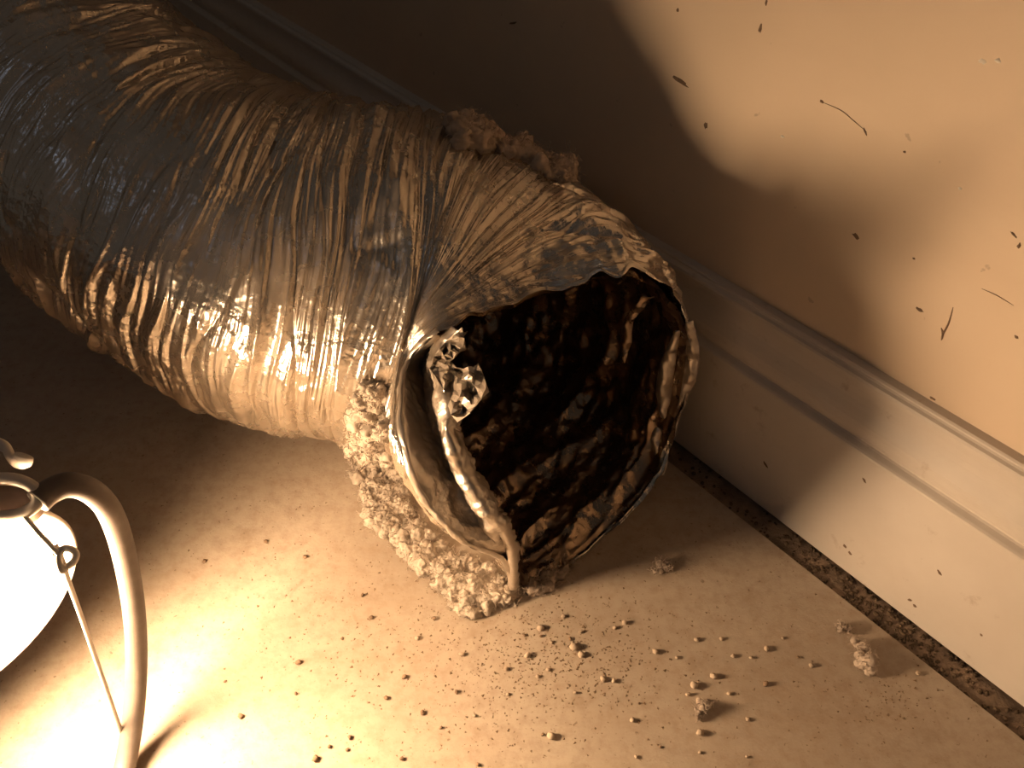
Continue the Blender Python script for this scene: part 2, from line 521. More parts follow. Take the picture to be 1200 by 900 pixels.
def ring(s, th):
    """Points of the smooth duct; s arc length array (n,), th angle array in degrees (m,) -> (n,m,3)."""
    out = np.zeros((len(s), len(th), 3))
    tr = np.radians(th)
    def circ(sa):
        c = np.stack([np.interp(sa, arc, body_c[:, k]) for k in range(3)], -1)
        T = np.stack([np.interp(sa, arc, body_T[:, k]) for k in range(3)], -1)
        T /= np.linalg.norm(T, axis=1, keepdims=True)
        r = np.interp(sa, arc, body_r)
        S = np.cross(-T, Z); S /= np.linalg.norm(S, axis=1, keepdims=True)
        U = np.cross(S, -T)
        p = c[:, None] + r[:, None, None] * (np.cos(tr)[None, :, None] * S[:, None] + np.sin(tr)[None, :, None] * U[:, None])
        return p, T
    b = s <= ARC_END
    if b.any():
        out[b] = circ(s[b])[0]
    if (~b).any():
        p0, T0 = circ(np.array([ARC_END]))
        p0 = p0[0]; d = 1e-3
        m0 = (p0 - circ(np.array([ARC_END - d]))[0][0]) / d * CAP
        p1 = rim_at(th)
        Tr = np.array([0.30, -0.94, -0.10]); Tr /= np.linalg.norm(Tr)
        droop = np.sin(tr)[:, None]
        cen = p1.mean(axis=0)
        inward = (cen - p1)
        m1 = Tr * 0.26 * H * (0.75 + 0.25 * droop) + inward * 0.30
        chord = np.linalg.norm(p1 - p0, axis=1, keepdims=True)
        m0 = m0 / (np.linalg.norm(m0, axis=1, keepdims=True) + 1e-9) * np.minimum(np.linalg.norm(m0, axis=1, keepdims=True) * 1.15, chord * 1.25)
        m1 = m1 * np.clip(chord / (0.30 * H), 0.25, 1.0)
        t = ((s[~b] - ARC_END) / CAP)[:, None, None]
        out[~b] = (2 * t**3 - 3 * t**2 + 1) * p0 + (t**3 - 2 * t**2 + t) * m0 + (-2 * t**3 + 3 * t**2) * p1 + (t**3 - t**2) * m1
    return out

def grid_normals(Pg):
    du = np.gradient(Pg, axis=0)
    dv = np.gradient(Pg, axis=1)
    dv[:, 0] = (Pg[:, 1] - Pg[:, -1]) / 2
    dv[:, -1] = (Pg[:, 0] - Pg[:, -2]) / 2
    n = np.cross(du, dv)
    n /= np.linalg.norm(n, axis=2, keepdims=True) + 1e-12
    return n

def duct_surface(s, th, kind):
    Pg = ring(s, th)
    Nn = grid_normals(Pg)
    cen = Pg.mean(axis=1, keepdims=True)
    if np.sum((Pg - cen) * Nn) < 0: Nn = -Nn
    S = s[:, None]; tr = np.radians(th)[None]
    cx, cy = np.cos(tr), np.sin(tr)
    x, y, z = Pg[..., 0], Pg[..., 1], Pg[..., 2]
    end = sstep(ARC_END - 0.02, ARC_END + CAP, S)
    if kind == 'outer':
        sw = S + 0.010 * pn(S / 0.06, cx * 0.9, cy * 0.9, 1) + 0.0035 * pn(S / 0.02, cx * 2.2, cy * 2.2, 2)
        cluster = sstep(-0.15, 0.25, pn(sw / 0.028, cx * 0.8, cy * 0.8, 3))
        r1 = ridged(sw / 0.015, cx * 0.9, cy * 0.9, 4) ** 2
        r2 = ridged(sw / 0.0072, cx * 0.8, cy * 0.8, 5) ** 2
        r3 = ridged(sw / 0.0034, cx * 0.9, cy * 0.9, 6)
        r4 = ridged(sw / 0.0018, cx * 1.4, cy * 1.4, 19)
        cr_m = sstep(-0.05, 0.3, pn(x / 0.05, y / 0.05, z / 0.05, 7)) * (1 - 0.6 * cluster)
        cr = ridged(x / 0.016, y / 0.016, z / 0.016, 8) + 0.5 * ridged(x / 0.008, y / 0.008, z / 0.008, 9)
        lump = pn(x / 0.06, y / 0.06, z / 0.06, 10)
        d = 0.0026 * (r1 - 0.4) + 0.0024 * (r2 - 0.4) * (0.45 + 0.55 * cluster) + 0.0015 * r3 * (0.35 + 0.65 * cluster) + 0.0007 * r4
        d += 0.0011 * cr * cr_m + 0.0035 * lump - 0.0032 * ridged(sw / 0.034, cx * 0.45, cy * 0.45, 27) ** 9 - 0.0016 * ridged(sw / 0.012, cx * 0.6, cy * 0.6, 28) ** 10 + 0.0022 * (cr - 0.7) * sstep(0.5, 1.0, end)
    else:
        sw = S + 0.012 * pn(S / 0.05, cx * 1.1, cy * 1.1, 11) + 0.004 * pn(S / 0.02, cx * 3, cy * 3, 12)
        r1 = ridged(sw / 0.021, cx * 1.5, cy * 1.5, 13) ** 1.5
        r2 = ridged(sw / 0.009, cx * 2.2, cy * 2.2, 14)
        cr = ridged(x / 0.014, y / 0.014, z / 0.014, 15) + 0.5 * ridged(x / 0.007, y / 0.007, z / 0.007, 16)
        d = -0.0045 * r1 - 0.0016 * r2 - 0.0022 * cr - 0.0012
        d *= 1 - 0.6 * sstep(ARC_END + 0.8 * CAP, ARC_END + CAP, S)
    stretch = np.linalg.norm(np.gradient(Pg, axis=0), axis=2) / np.gradient(s)[:, None]
    out = Pg + Nn * (d * np.clip(stretch, 0.2, 1.0))[..., None]
    # torn, uneven last edge
    edge = sstep(ARC_END + 0.90 * CAP, ARC_END + CAP, S)
    jag = 0.007 * pn(cx * 4, cy * 4, 0 * cx, 17) + 0.0028 * pn(cx * 10, cy * 10, 0 * cx, 18)
    jag = jag * (0.8 + 1.6 * np.abs(pn(cx * 2, cy * 2, 0 * cx, 29)))
    thd = np.asarray(th)[None]
    jag = jag * (1 - sstep(-232, -222, thd) * (1 - sstep(-116, -106, thd)))
    ax = np.gradient(Pg, axis=0)
    ax /= np.linalg.norm(ax, axis=2, keepdims=True) + 1e-12
    out = out + ax * (edge * jag)[..., None]
    out[..., 2] = np.maximum(out[..., 2], 0.0012 if kind == 'outer' else 0.0022)
    return out

S_TOT = ARC_END + CAP
S_VIS = np.interp(1.0, [0, 1], [0, 1]) * arc[int(2000 * 3 / 10)]
s_out = np.concatenate([np.linspace(0, S_VIS, 120, endpoint=False), np.linspace(S_VIS, S_TOT, 1400)])
NTH = 460
th_out = 90 - np.arange(NTH) * 360.0 / NTH
G = duct_surface(s_out, th_out, 'outer')
root_pos = np.array([0.06 * H, 0.72 * H, 0.0])
DUCT = thing('foil_duct', root_pos, 'crumpled silver foil dryer duct with a torn open end beside the baseboard', 'duct')
obj('foil_sleeve', mesh_np('foil_sleeve', local(G.reshape(-1, 3), root_pos), grid_quads(len(s_out), NTH, True)), M_FOIL, DUCT)

s_in = np.concatenate([np.linspace(0, S_VIS, 40, endpoint=False), np.linspace(S_VIS, S_TOT, 620)])
NTI = 300
th_in = 90 - np.arange(NTI) * 360.0 / NTI
GI = duct_surface(s_in, th_in, 'inner')
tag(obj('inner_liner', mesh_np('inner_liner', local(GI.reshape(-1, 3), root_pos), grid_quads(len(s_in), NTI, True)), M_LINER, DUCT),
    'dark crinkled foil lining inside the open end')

# torn lip: outer edge, gutter, standing inner flap and its folded hem
ROWS = [
    [(506, 392, .39), (524, 392, .375), (535, 386, .385), (547, 388, .375)],
    [(480, 422, .345), (500, 425, .29), (512, 420, .345), (522, 424, .33)],
    [(471, 455, .295), (500, 462, .22), (517, 446, .305), (528, 450, .29)],
    [(470, 480, .262), (505, 490, .19), (521, 466, .275), (533, 470, .26)],
    [(472, 505, .228), (512, 512, .15), (525, 482, .245), (538, 486, .23)],
    [(476, 530, .190), (525, 535, .115), (525, 495, .225), (539, 499, .205)],
    [(484, 556, .160), (540, 562, .085), (524, 508, .215), (540, 512, .19)],
    [(500, 588, .128), (558, 598, .055), (541, 552, .165), (560, 552, .14)],
    [(528, 620, .090), (578, 630, .035), (570, 598, .125), (586, 594, .10)],
    [(560, 640, .062), (588, 642, .030), (590, 622, .095), (602, 618, .075)],
    [(585, 652, .042), (594, 655, .028), (600, 650, .062), (608, 648, .045)],
    [(596, 688, .014), (599, 690, .012), (603, 690, .020), (607, 686, .012)]]
LIFT = [.0, .012, .06, .095, .115, .135, .14, .147, .148, .135, .088, .008]
ROW_ANG = np.array([-222, -206, -197, -190, -182, -175.5, -168, -158, -148, -137, -127, -112.0])
E1 = rim_at(ROW_ANG)
R3 = []
for k, (row, l) in enumerate(zip(ROWS, LIFT)):
    (x1, y1, z1), (x2, y2, z2), (x3, y3, z3) = row[1], row[2], row[3]
    zv = E1[k][2] / H - min(0.045, 0.35 * E1[k][2] / H)
    R3.append([E1[k], P(x1, y1, max(zv, 0.012)), P(x2, y2, z2 + l), P(x3, y3, z3 + l)])
R3 = np.array(R3)
nv, nu = 260, 72
cols = [catmull(R3[:, k], nv) for k in range(4)]
FL = np.stack(cols, 1)
FL = np.stack([catmull(FL[i], nu) for i in range(nv)], 0)
fn = np.cross(np.gradient(FL, axis=0), np.gradient(FL, axis=1))
fn /= np.linalg.norm(fn, axis=2, keepdims=True) + 1e-12
x, y, z = FL[..., 0], FL[..., 1], FL[..., 2]
FL = FL + (np.sin(np.linspace(0, PI, nu))[None, :] ** 0.5 * (1 - 0.7 * sstep(0.7, 0.85, np.linspace(0, 1, nv)))[:, None])[..., None] * fn * (0.0022 * ridged(x / .013, y / .013, z / .013, 21) + 0.0012 * ridged(x / .0055, y / .0055, z / .0055, 22) + 0.0008 * pn(x / .02, y / .02, z / .02, 23))[..., None]
hem = sstep(0.8, 1.0, np.linspace(0, 1, nu))[None, :]
FL += np.gradient(FL, axis=1) * 0 + (hem * ((1 + 1.5 * (1 - sstep(0.40, 0.52, np.linspace(0, 1, nv)))) * (0.0030 * pn(np.linspace(0, 30, nv), 0, 0, 24) + 0.0026 * pn(np.linspace(0, 90, nv), 0, 0, 25)))[:, None])[..., None] * np.array([0.7, 0.2, 0.6])
FL[..., 2] = np.maximum(FL[..., 2], 0.002)
fo = obj('torn_flap', mesh_np('torn_flap', local(FL.reshape(-1, 3), root_pos), grid_quads(nv, nu)), M_FLAP, DUCT)
tag(fo, 'bright folded foil flap with a jagged top at the torn lip')
md = fo.modifiers.new('thickness', 'SOLIDIFY'); md.thickness = 0.0004
# crumpled tatter standing at the top of the flap: creased facets with a ragged outline
from mathutils.geometry import delaunay_2d_cdt
out_px = [(542, 384), (544, 396), (546, 409), (539, 413), (532, 420), (528, 424), (535, 430), (544, 432), (549, 429), (555, 430), (561, 426), (564, 432), (567, 441),
          (570, 450), (572, 459), (565, 467), (557, 477), (551, 484), (545, 489), (537, 494), (529, 486), (525, 472), (519, 457), (510, 443), (503, 431), (508, 418), (515, 409), (524, 400), (533, 392)]
def poly_in(x, y, poly):
    c = False
    for k in range(len(poly)):
        (xa, ya), (xb, yb) = poly[k], poly[k - 1]
        if (ya > y) != (yb > y) and x < (xb - xa) * (y - ya) / (yb - ya) + xa: c = not c
    return c
rt = np.random.default_rng(5)
inner = []
while len(inner) < 110:
    x, y = rt.uniform(503, 572), rt.uniform(384, 494)
    if poly_in(x, y, out_px) and all((x - a_) ** 2 + (y - b_) ** 2 > 16 for a_, b_ in inner + out_px): inner.append((x, y))
allp = out_px + inner
res = delaunay_2d_cdt([Vector(p) for p in allp], [(k, (k + 1) % len(out_px)) for k in range(len(out_px))], [], 1, 1e-4)
tv = []
for p in res[0]:
    fold = 0.016 * math.sin(p.x * 0.22 + p.y * 0.10) + 0.013 * rt.normal()
    tv.append(P(p.x, p.y, 0.362 + (p.x - 503) * 0.0009 + (440 - p.y) * 0.0003 + fold * 0.45))
tvn = np.array(tv) - root_pos
ta = obj('tatter', mesh_np('tatter', tvn, None, np.array([list(f) for f in res[2]]), smooth=False), M_FLAP, DUCT)
tag(ta, 'bright crumpled scrap of foil standing up at the torn lip')
md = ta.modifiers.new('thickness', 'SOLIDIFY'); md.thickness = 0.0004
# folded hem along the outer edge of the lip
hp = rim_at(np.linspace(-224, -111, 220)) + np.array([-0.0004, -0.0004, 0.0006])
tt = np.linspace(0, 40, 220)
hp = hp + np.stack([0.0007 * pn(tt, 0, 0, 41), 0.0007 * pn(tt, 0, 0, 42), 0.0006 * pn(tt, 0, 0, 43)], -1)
v, q, t = tube(hp, 0.0016 * (1 + 0.9 * pn(tt * 0.6, 0, 0, 44)), 10, 0.45)
v[:, 2] = np.maximum(v[:, 2], 0.0012)
obj('folded_hem', mesh_np('folded_hem', v - root_pos, q, t), M_FLAP, DUCT)

def strip(name, pix, widths, seed, wdir, mat=M_FLAP):
    """Torn hanging foil strip along pix (x, y, z/H); widths in mm."""
    c = catmull(np.array([P(*p) for p in pix]), 60)
    w = np.interp(np.linspace(0, 1, 60), np.linspace(0, 1, len(widths)), widths) * 0.001
    wd = np.array(wdir, float); wd /= np.linalg.norm(wd)
    k = np.linspace(-0.5, 0.5, 14)
    g = c[:, None] + (w[:, None] * k[None])[..., None] * wd
    t = np.gradient(c, axis=0); n = np.cross(t, wd); n /= np.linalg.norm(n, axis=1, keepdims=True)
    curl = (w[:, None] * (0.5 - 2 * k[None] ** 2) * 0.5)
    jit = 0.0024 * pn(g[..., 0] / .006, g[..., 1] / .006, g[..., 2] / .006, seed)
    g = g + n[:, None] * (curl + jit)[..., None]
    o = obj(name, mesh_np(name, local(g.reshape(-1, 3), root_pos), grid_quads(60, 14)), mat, DUCT)
    m = o.modifiers.new('thickness', 'SOLIDIFY'); m.thickness = 0.0003
strip('torn_strip', [(808, 375, .33), (812, 410, .275), (808, 445, .22), (795, 478, .17)], [3, 6, 6, 0.6], 31, (0.9, -0.3, 0.1))
strip('torn_strip', [(795, 385, .30), (783, 425, .235), (778, 460, .18), (779, 508, .115)], [2, 7, 8, 0.8], 32, (0.9, -0.3, 0.1))
strip('torn_strip', [(774, 490, .13), (771, 515, .10), (775, 540, .07), (777, 556, .05)], [3, 7, 7, 1], 33, (0.9, -0.3, 0.1))
strip('torn_strip', [(760, 345, .37), (738, 375, .32), (734, 400, .28), (731, 425, .25)], [5, 4, 5, 0.8], 34, (0.9, -0.2, 0.1), M_LINER)

# surface look-ups for what clings to the duct
_gs = G[::4, ::4]
_gq = grid_quads(_gs.shape[0], _gs.shape[1], True)
BVH = BVHTree.FromPolygons([tuple(p) for p in _gs.reshape(-1, 3)], [tuple(int(i) for i in q) for q in _gq])
def surf(px, py):
    d = Vector(ray(px, py)).normalized()
    o = Vector((0, 0, H))
    hit, nrm, _, _ = BVH.ray_cast(o, d)
    if hit is not None and hit.z > 0.001:
        if nrm.dot(d) > 0: nrm = -nrm
        return np.array(hit), np.array(nrm)
    return P(px, py, 0), np.array([0, 0, 1.0])

# ================================================================== lint
def in_poly(x, y, poly):
    c = False
    j = len(poly) - 1
    for i in range(len(poly)):
        xi, yi = poly[i]; xj, yj = poly[j]
        if (yi > y) != (yj > y) and x < (xj - xi) * (y - yi) / (yj - yi) + xi: c = not c
        j = i
    return c

def ico(sub=2):
    import bmesh
    b = bmesh.new()
    bmesh.ops.create_icosphere(b, subdivisions=sub, radius=1)
    v = np.array([p.co[:] for p in b.verts]); f = np.array([[q.index for q in t.verts] for t in b.faces])
    b.free()
    return v, f
ICO1, ICO2, ICO3 = ico(1), ico(2), ico(3)

def fibres(base, nrm, n, length, rad, seed):
    """n curly fibres rooted at base points, as one vertex/quad set."""
    r = np.random.default_rng(seed)
    idx = r.integers(0, len(base), n)
    p = base[idx].copy()
    d = nrm[idx] * 0.6 + r.normal(size=(n, 3)) * 0.8
    d /= np.linalg.norm(d, axis=1, keepdims=True)
    L = length * (0.3 + r.random(n) ** 2 * 1.2)
    K = 6
    pts = [p]
    for k in range(K - 1):
        d = d + r.normal(size=(n, 3)) * 0.65
        d /= np.linalg.norm(d, axis=1, keepdims=True)
        p = p + d * (L / (K - 1))[:, None]
        pts.append(p)
    pts = np.stack(pts, 1)                                  # n,K,3
    pts[..., 2] = np.maximum(pts[..., 2], 0.0008)
    a = np.cross(d, np.array([0.3, 0.5, 0.8])); a /= np.linalg.norm(a, axis=1, keepdims=True) + 1e-9
    b_ = np.cross(d, a)
    V = []
    for k in range(3):
        t = 2 * PI * k / 3
        V.append(pts + (math.cos(t) * a + math.sin(t) * b_)[:, None] * rad)
    V = np.stack(V, 2).reshape(-1, 3)                       # n,K,3
    q0 = grid_quads(K, 3, True)
    Q = (q0[None] + (np.arange(n) * K * 3)[:, None, None]).reshape(-1, 4)
    return V, Q

def lint_body(name, centers, radii, voxel, amp, seed):
    """Fused, noisy fluff around the given balls."""
    a = Acc()
    for c, r in zip(centers, radii):
        a.add(ICO2[0] * r + c, tris=ICO2[1])
    me = a.mesh('tmp')
    o = bpy.data.objects.new('tmp', me)
    COL.objects.link(o)
    m = o.modifiers.new('r', 'REMESH'); m.mode = 'VOXEL'; m.voxel_size = voxel
    dg = bpy.context.evaluated_depsgraph_get()
    ev = o.evaluated_get(dg)
    out = bpy.data.meshes.new_from_object(ev)
    bpy.data.objects.remove(o); bpy.data.meshes.remove(me)
    n = len(out.vertices)
    co = np.zeros(n * 3, np.float32); no = np.zeros(n * 3, np.float32)
    out.vertices.foreach_get('co', co); out.vertices.foreach_get('normal', no)
    co = co.reshape(-1, 3).astype(float); no = no.reshape(-1, 3).astype(float)
    x, y, z = co.T
    d = amp * (1.2 * pn(x / .011, y / .011, z / .011, seed) + 0.9 * pn(x / .005, y / .005, z / .005, seed + 1) + 0.9 * np.abs(pn(x / .0026, y / .0026, z / .0026, seed + 2)) + 0.5 * pn(x / .0014, y / .0014, z / .0014, seed + 3))
    co = co + no * d[:, None]
    co[:, 2] = np.maximum(co[:, 2], 0.0004)
    out.name = name
    return out, co, no

def lint_thing(name, centers, radii, voxel, amp, nfib, flen, frad, mat, label, cat, seed, group=None):
    centers = np.array(centers); radii = np.array(radii)
    me, co, no = lint_body('fluff', centers, radii, voxel, amp, seed)
    org = centers.mean(axis=0); org[2] = max(0, centers[:, 2].min() - radii.max())
    T = thing(name, org, label, cat, group)
    me.vertices.foreach_set('co', (co - org).astype(np.float32).ravel())
    me.polygons.foreach_set('use_smooth', np.ones(len(me.polygons), bool))
    me.materials.clear()
    me.update()
    obj('fluff', me, mat, T)
    V, Q = fibres(co, no, nfib, flen, frad, seed)
    f = obj('fibres', mesh_np('fibres', V - org, Q), mat, T)
    f['kind'] = 'stuff'
    return T

def scatter_poly(poly, n, rmin, rmax, lift, seed, on_duct=False):
    r = np.random.default_rng(seed)
    xs = [p[0] for p in poly]; ys = [p[1] for p in poly]
    C, R = [], []
    while len(C) < n:
        x = r.uniform(min(xs), max(xs)); y = r.uniform(min(ys), max(ys))
        if not in_poly(x, y, poly): continue
        p, nn = surf(x, y)
        if on_duct and (p[2] < 0.3 * H or nn[2] == 1.0): continue
        rad = r.uniform(rmin, rmax)
        C.append(p + nn * rad * lift); R.append(rad)
    return C, R

poly_main = [(425, 450), (452, 455), (456, 525), (478, 598), (520, 652), (575, 672), (602, 695), (598, 712), (548, 722), (520, 700), (480, 655), (440, 615), (425, 575), (408, 545), (412, 500)]
C, R_ = scatter_poly(poly_main, 460, 0.0014, 0.0044, 0.4, 11)
lint_thing('lint_clump', C, R_, 0.00062, 0.0032, 6000, 0.0038, 0.00018, M_LINT,
           'large fluffy beige lint clump spilling from under the torn duct end onto the floor', 'lint', 60)
poly_top = [(530, 150), (560, 135), (592, 132), (625, 155), (660, 185), (690, 212), (660, 214), (620, 190), (575, 172), (540, 172)]
C, R_ = scatter_poly(poly_top, 190, 0.0022, 0.0044, 0.5, 14, True)
lint_thing('lint_fuzz', C, R_, 0.0009, 0.0028, 900, 0.006, 0.00014, M_LINTD,
           'brown dusty lint fuzz clinging to the top of the foil duct', 'lint', 70)
poly_low = [(608, 690), (640, 672), (668, 652), (672, 664), (645, 690), (615, 702)]
C, R_ = scatter_poly(poly_low, 26, 0.0016, 0.0032, 0.3, 13)
lint_thing('lint_tuft', C, R_, 0.0010, 0.0020, 500, 0.005, 0.00014, M_LINTD,
           'small brown lint tuft under the lower right lip of the duct', 'lint', 75)

def lint_ball(px, py, wpx, hpx, n, mat, label, seed, name='lint_ball', tilt=0.0):
    r = np.random.default_rng(seed)
    c0 = P(px, py + hpx * 0.3, 0)
    s = ((c0 - np.array([0, 0, H])) @ _F) / FPX
    C, R_ = [], []
    for k in range(n):
        a, b_ = r.normal(size=2) * 0.42
        a, b_ = np.clip((a, b_), -1, 1)
        ex = a * wpx * s * 0.5; ey = b_ * hpx * s * 0.6
        ex, ey = ex * math.cos(tilt) - ey * math.sin(tilt), ex * math.sin(tilt) + ey * math.cos(tilt)
        rad = r.uniform(0.10, 0.2) * min(wpx, hpx) * s
        C.append(c0 + np.array([ex, ey, rad * 0.8 + r.random() * 0.28 * hpx * s])); R_.append(rad)
    lint_thing(name, C, R_, 0.0006, 0.0017, int(14 * n), 0.0030, 0.00014, mat, label, 'lint', seed)
lint_ball(1012, 764, 30, 32, 26, M_LINTD, 'round grey lint ball on the floor near the baseboard', 80)
lint_ball(990, 735, 18, 14, 12, M_LINTD, 'small flat lint ball just behind the round lint ball', 83)
lint_ball(820, 826, 14, 26, 16, M_LINTD, 'oblong lint ball lying alone in the middle of the floor', 86, tilt=-0.5)
lint_ball(776, 660, 30, 16, 14, M_LINTD, 'dim lint ball in the shadow right of the duct opening', 89)

# ================================================================== crumbs on the floor
def crumb_mesh(seed):
    r = np.random.default_rng(seed)
    v, f = ICO2
    d = 1 + 0.55 * pn(v[:, 0] * 1.3, v[:, 1] * 1.3, v[:, 2] * 1.3, seed) + 0.4 * pn(v[:, 0] * 3, v[:, 1] * 3, v[:, 2] * 3, seed + 3)
    vv = v * d[:, None] * np.array([1, 0.75 + 0.2 * r.random(), 0.6])
    vv[:, 2] -= vv[:, 2].min()
    return mesh_np('crumb', vv, None, f)
CR = [crumb_mesh(100 + k) for k in range(6)]
CRD = [crumb_mesh(110 + k) for k in range(4)]
for m in CR: m.materials.append(M_CRUMB)
for m in CRD: m.materials.append(M_DARK)
crumbs = [  # px, py, half size px, dark?, label
    (672, 757, 7, 0, 'largest tan crumb below the duct opening'),
    (681, 766, 5.5, 0, 'tan crumb just below the largest crumb'),
    (618, 767, 5.5, 0, 'chunky tan crumb nearest the hanging lint'),
    (593, 783, 4.5, 0, 'tan crumb left of and below the chunky crumb'),
    (633, 735, 6, 0, 'pale crumb at the edge of the duct shadow'),
    (646, 861, 6.5, 0, 'pale knobbly crumb near the bottom edge of the floor'),
    (636, 860, 3, 1, 'dark speck touching the pale knobbly crumb'),
    (813, 802, 6.5, 0, 'flat oval crumb above the oblong lint ball'),
    (806, 813, 4, 0, 'little crumb between flat oval crumb and oblong lint ball'),
    (836, 791, 6, 0, 'round pale crumb right of the flat oval crumb'),
    (820, 857, 6, 0, 'round crumb below the oblong lint ball'),
    (741, 843, 4.5, 0, 'pale crumb left of the round crumb, alone'),
    (768, 763, 5, 0, 'tan crumb casting a long shadow at mid floor'),
    (707, 795, 5, 0, 'long tan crumb in the dusty patch'),
    (897, 800, 5, 1, 'dark brown crumb left of the round lint ball'),
    (898, 759, 5, 0, 'pale crumb nearest the round lint ball'),
    (816, 749, 4, 0, 'upper small crumb right of the duct shadow edge'),
    (845, 748, 3.5, 0, 'upper small crumb further right of the duct shadow edge'),
    (859, 768, 3.5, 0, 'small crumb below the two upper small crumbs'),
    (950, 779, 4, 0, 'pale small crumb left of the round lint ball, lower one'),
    (541, 766, 4.5, 0, 'brown crumb below the hanging end of the lint'),
    (732, 729, 5, 0, 'tan crumb just outside the duct shadow'),
    (876, 842, 3.5, 0, 'small crumb near the bottom right of the floor'),
    (535, 810, 4, 1, 'dark crumb at the lit floor edge below the lint'),
    (595, 813, 3, 0, 'tiny tan crumb under the lint drift'),
    (875, 886, 2.5, 0, None), (745, 886, 3, 0, None), (560, 895, 3.5, 1, None), (774, 875, 2, 1, None), (749, 824, 2, 1, None),
    (240, 657, 4, 1, 'dark crumb on the bright floor furthest left'), (312, 634, 4, 1, 'dark crumb on the floor below the duct bend'),
    (358, 652, 3.5, 1, None), (350, 775, 4.5, 1, 'dark crumb at the edge of the lamp glow'), (474, 792, 4.5, 1, 'dark crumb centre of the bright floor'),
    (425, 697, 3.5, 1, None), (435, 723, 3.5, 1, None), (282, 838, 4.5, 1, 'dark crumb in the brightest lamp glow'), (347, 812, 3, 1, None),
    (264, 798, 3, 1, None), (453, 817, 3.5, 1, None), (495, 834, 4, 1, None), (410, 863, 4, 1, None), (386, 874, 3.5, 1, None),
    (370, 888, 5, 1, 'rust coloured crumb at the bottom edge of the bright floor'), (407, 878, 3, 1, None), (471, 888, 4, 1, None), (509, 724, 4, 1, None), (401, 748, 2.5, 1, None),
    (489, 747, 4, 0, None), (340, 747, 2, 1, None), (517, 852, 3, 1, None), (556, 838, 3, 0, None), (630, 792, 3.5, 0, None), (642, 784, 3.5, 0, None),
    (660, 722, 4, 0, None), (680, 740, 3.5, 0, None), (720, 735, 3.5, 0, None), (615, 744, 3, 1, None), (634, 745, 3, 1, None), (646, 752, 3, 0, None),
    (668, 748, 3, 1, None), (719, 797, 4, 0, None), (674, 811, 3, 0, None), (793, 770, 3, 0, None), (854, 812, 3.5, 0, None), (917, 747, 2.5, 0, None),
    (880, 770, 3, 0, None), (877, 843, 2.5, 0, None), (935, 770, 2.5, 1, None), (820, 881, 3, 0, None), (1075, 788, 4, 0, 'crumb beside the seam right of the round lint ball')]
for k, (x, y, a, dark, lab) in enumerate(crumbs):
    c = P(x, y + a * 0.4, 0)
    s = ((c - np.array([0, 0, H])) @ _F) / FPX
    o = bpy.data.objects.new('crumb', (CRD if dark else CR)[k % (4 if dark else 6)])
    COL.objects.link(o)
    o.location = c
    q = a * s * 0.75
    o.scale = (q, q, q)
    o.rotation_euler = (0, 0, random.uniform(0, 6.28))
    if lab: tag(o, lab, 'crumb', 'crumbs on the floor')
    else: tag(o, 'tiny dark speck of debris on the lit floor' if dark else 'tiny tan speck of debris on the lit floor', 'crumb', 'tiny dark specks' if dark else 'tiny tan specks')

# fine grit nobody could count
a = Acc()
r = np.random.default_rng(21)
tet = np.array([(1, 0, 0), (-0.5, 0.87, 0), (-0.5, -0.87, 0), (0, 0, 0.9)])
tf = np.array([(0, 1, 3), (1, 2, 3), (2, 0, 3), (0, 2, 1)])
def grit_at(n, mx, my, sx, sy, smin, smax):
    for _ in range(n):
        x = r.normal(mx, sx); y = r.normal(my, sy)
        c = P(x, y, 0)
        if (c - _A) @ WNRM < SEAM + 0.001 or y < 470 or x < -100 or y > 1000: continue
        q = r.uniform(smin, smax) * (0.5 + r.random())
        t = r.uniform(0, 6.28)
        rot = np.array([[math.cos(t), -math.sin(t), 0], [math.sin(t), math.cos(t), 0], [0, 0, 1]])
        a.add((tet * np.array([q, q * r.uniform(0.25, 0.8), q * 0.5])) @ rot.T + c, tris=tf)
grit_at(900, 660, 765, 70, 38, 0.0003, 0.0008)
grit_at(700, 560, 780, 120, 70, 0.0003, 0.0008)
grit_at(400, 430, 680, 110, 70, 0.0003, 0.0008)
grit_at(350, 700, 800, 220, 80, 0.0003, 0.0007)
grit_at(120, 1035, 820, 35, 16, 0.0004, 0.0008)
tag(obj('grit', a.mesh('grit', False), M_GRIT), 'fine brown grit sprinkled over the floor below the duct', 'grit', kind='stuff')
# dirt packed into the bare strip by the baseboard
a = Acc()
for k in range(900):
    t = r.uniform(-0.1, 0.65); w = r.random() ** 0.7 * SEAM
    if k % 3 == 0: t = r.normal(0.12, 0.035)
    if k % 3 == 1: t = r.normal(0.42, 0.06)
    if k % 4 == 3: w = r.random() ** 3 * SEAM
    c = _A + WDIR * t + WNRM * w - Z * 0.0013
    q = r.uniform(0.0005, 0.0016)
    ang = r.uniform(0, 6.28)
    rot = np.array([[math.cos(ang), -math.sin(ang), 0], [math.sin(ang), math.cos(ang), 0], [0, 0, 1]])
    a.add((ICO1[0] * np.array([q, q * r.uniform(0.4, 1), q * 0.7])) @ rot.T + c, tris=ICO1[1])
tag(obj('dirt', a.mesh('dirt'), M_DIRT), 'dark dirt packed in the strip along the baseboard foot', 'dirt', kind='stuff')

# ================================================================== work lamp
bc = P(-66, 704, 0.275)                       # bulb centre
axis = np.array([0.81, -0.56, -0.16]); axis /= np.linalg.norm(axis)
e1 = np.cross(axis, Z); e1 /= np.linalg.norm(e1)
e2 = np.cross(e1, axis)
LP = np.array([bc[0], bc[1], 0.0])
LAMP = thing('work_lamp', LP, 'glowing work lamp with a white bowl, wire guard and grey cord lying on the floor', 'lamp')

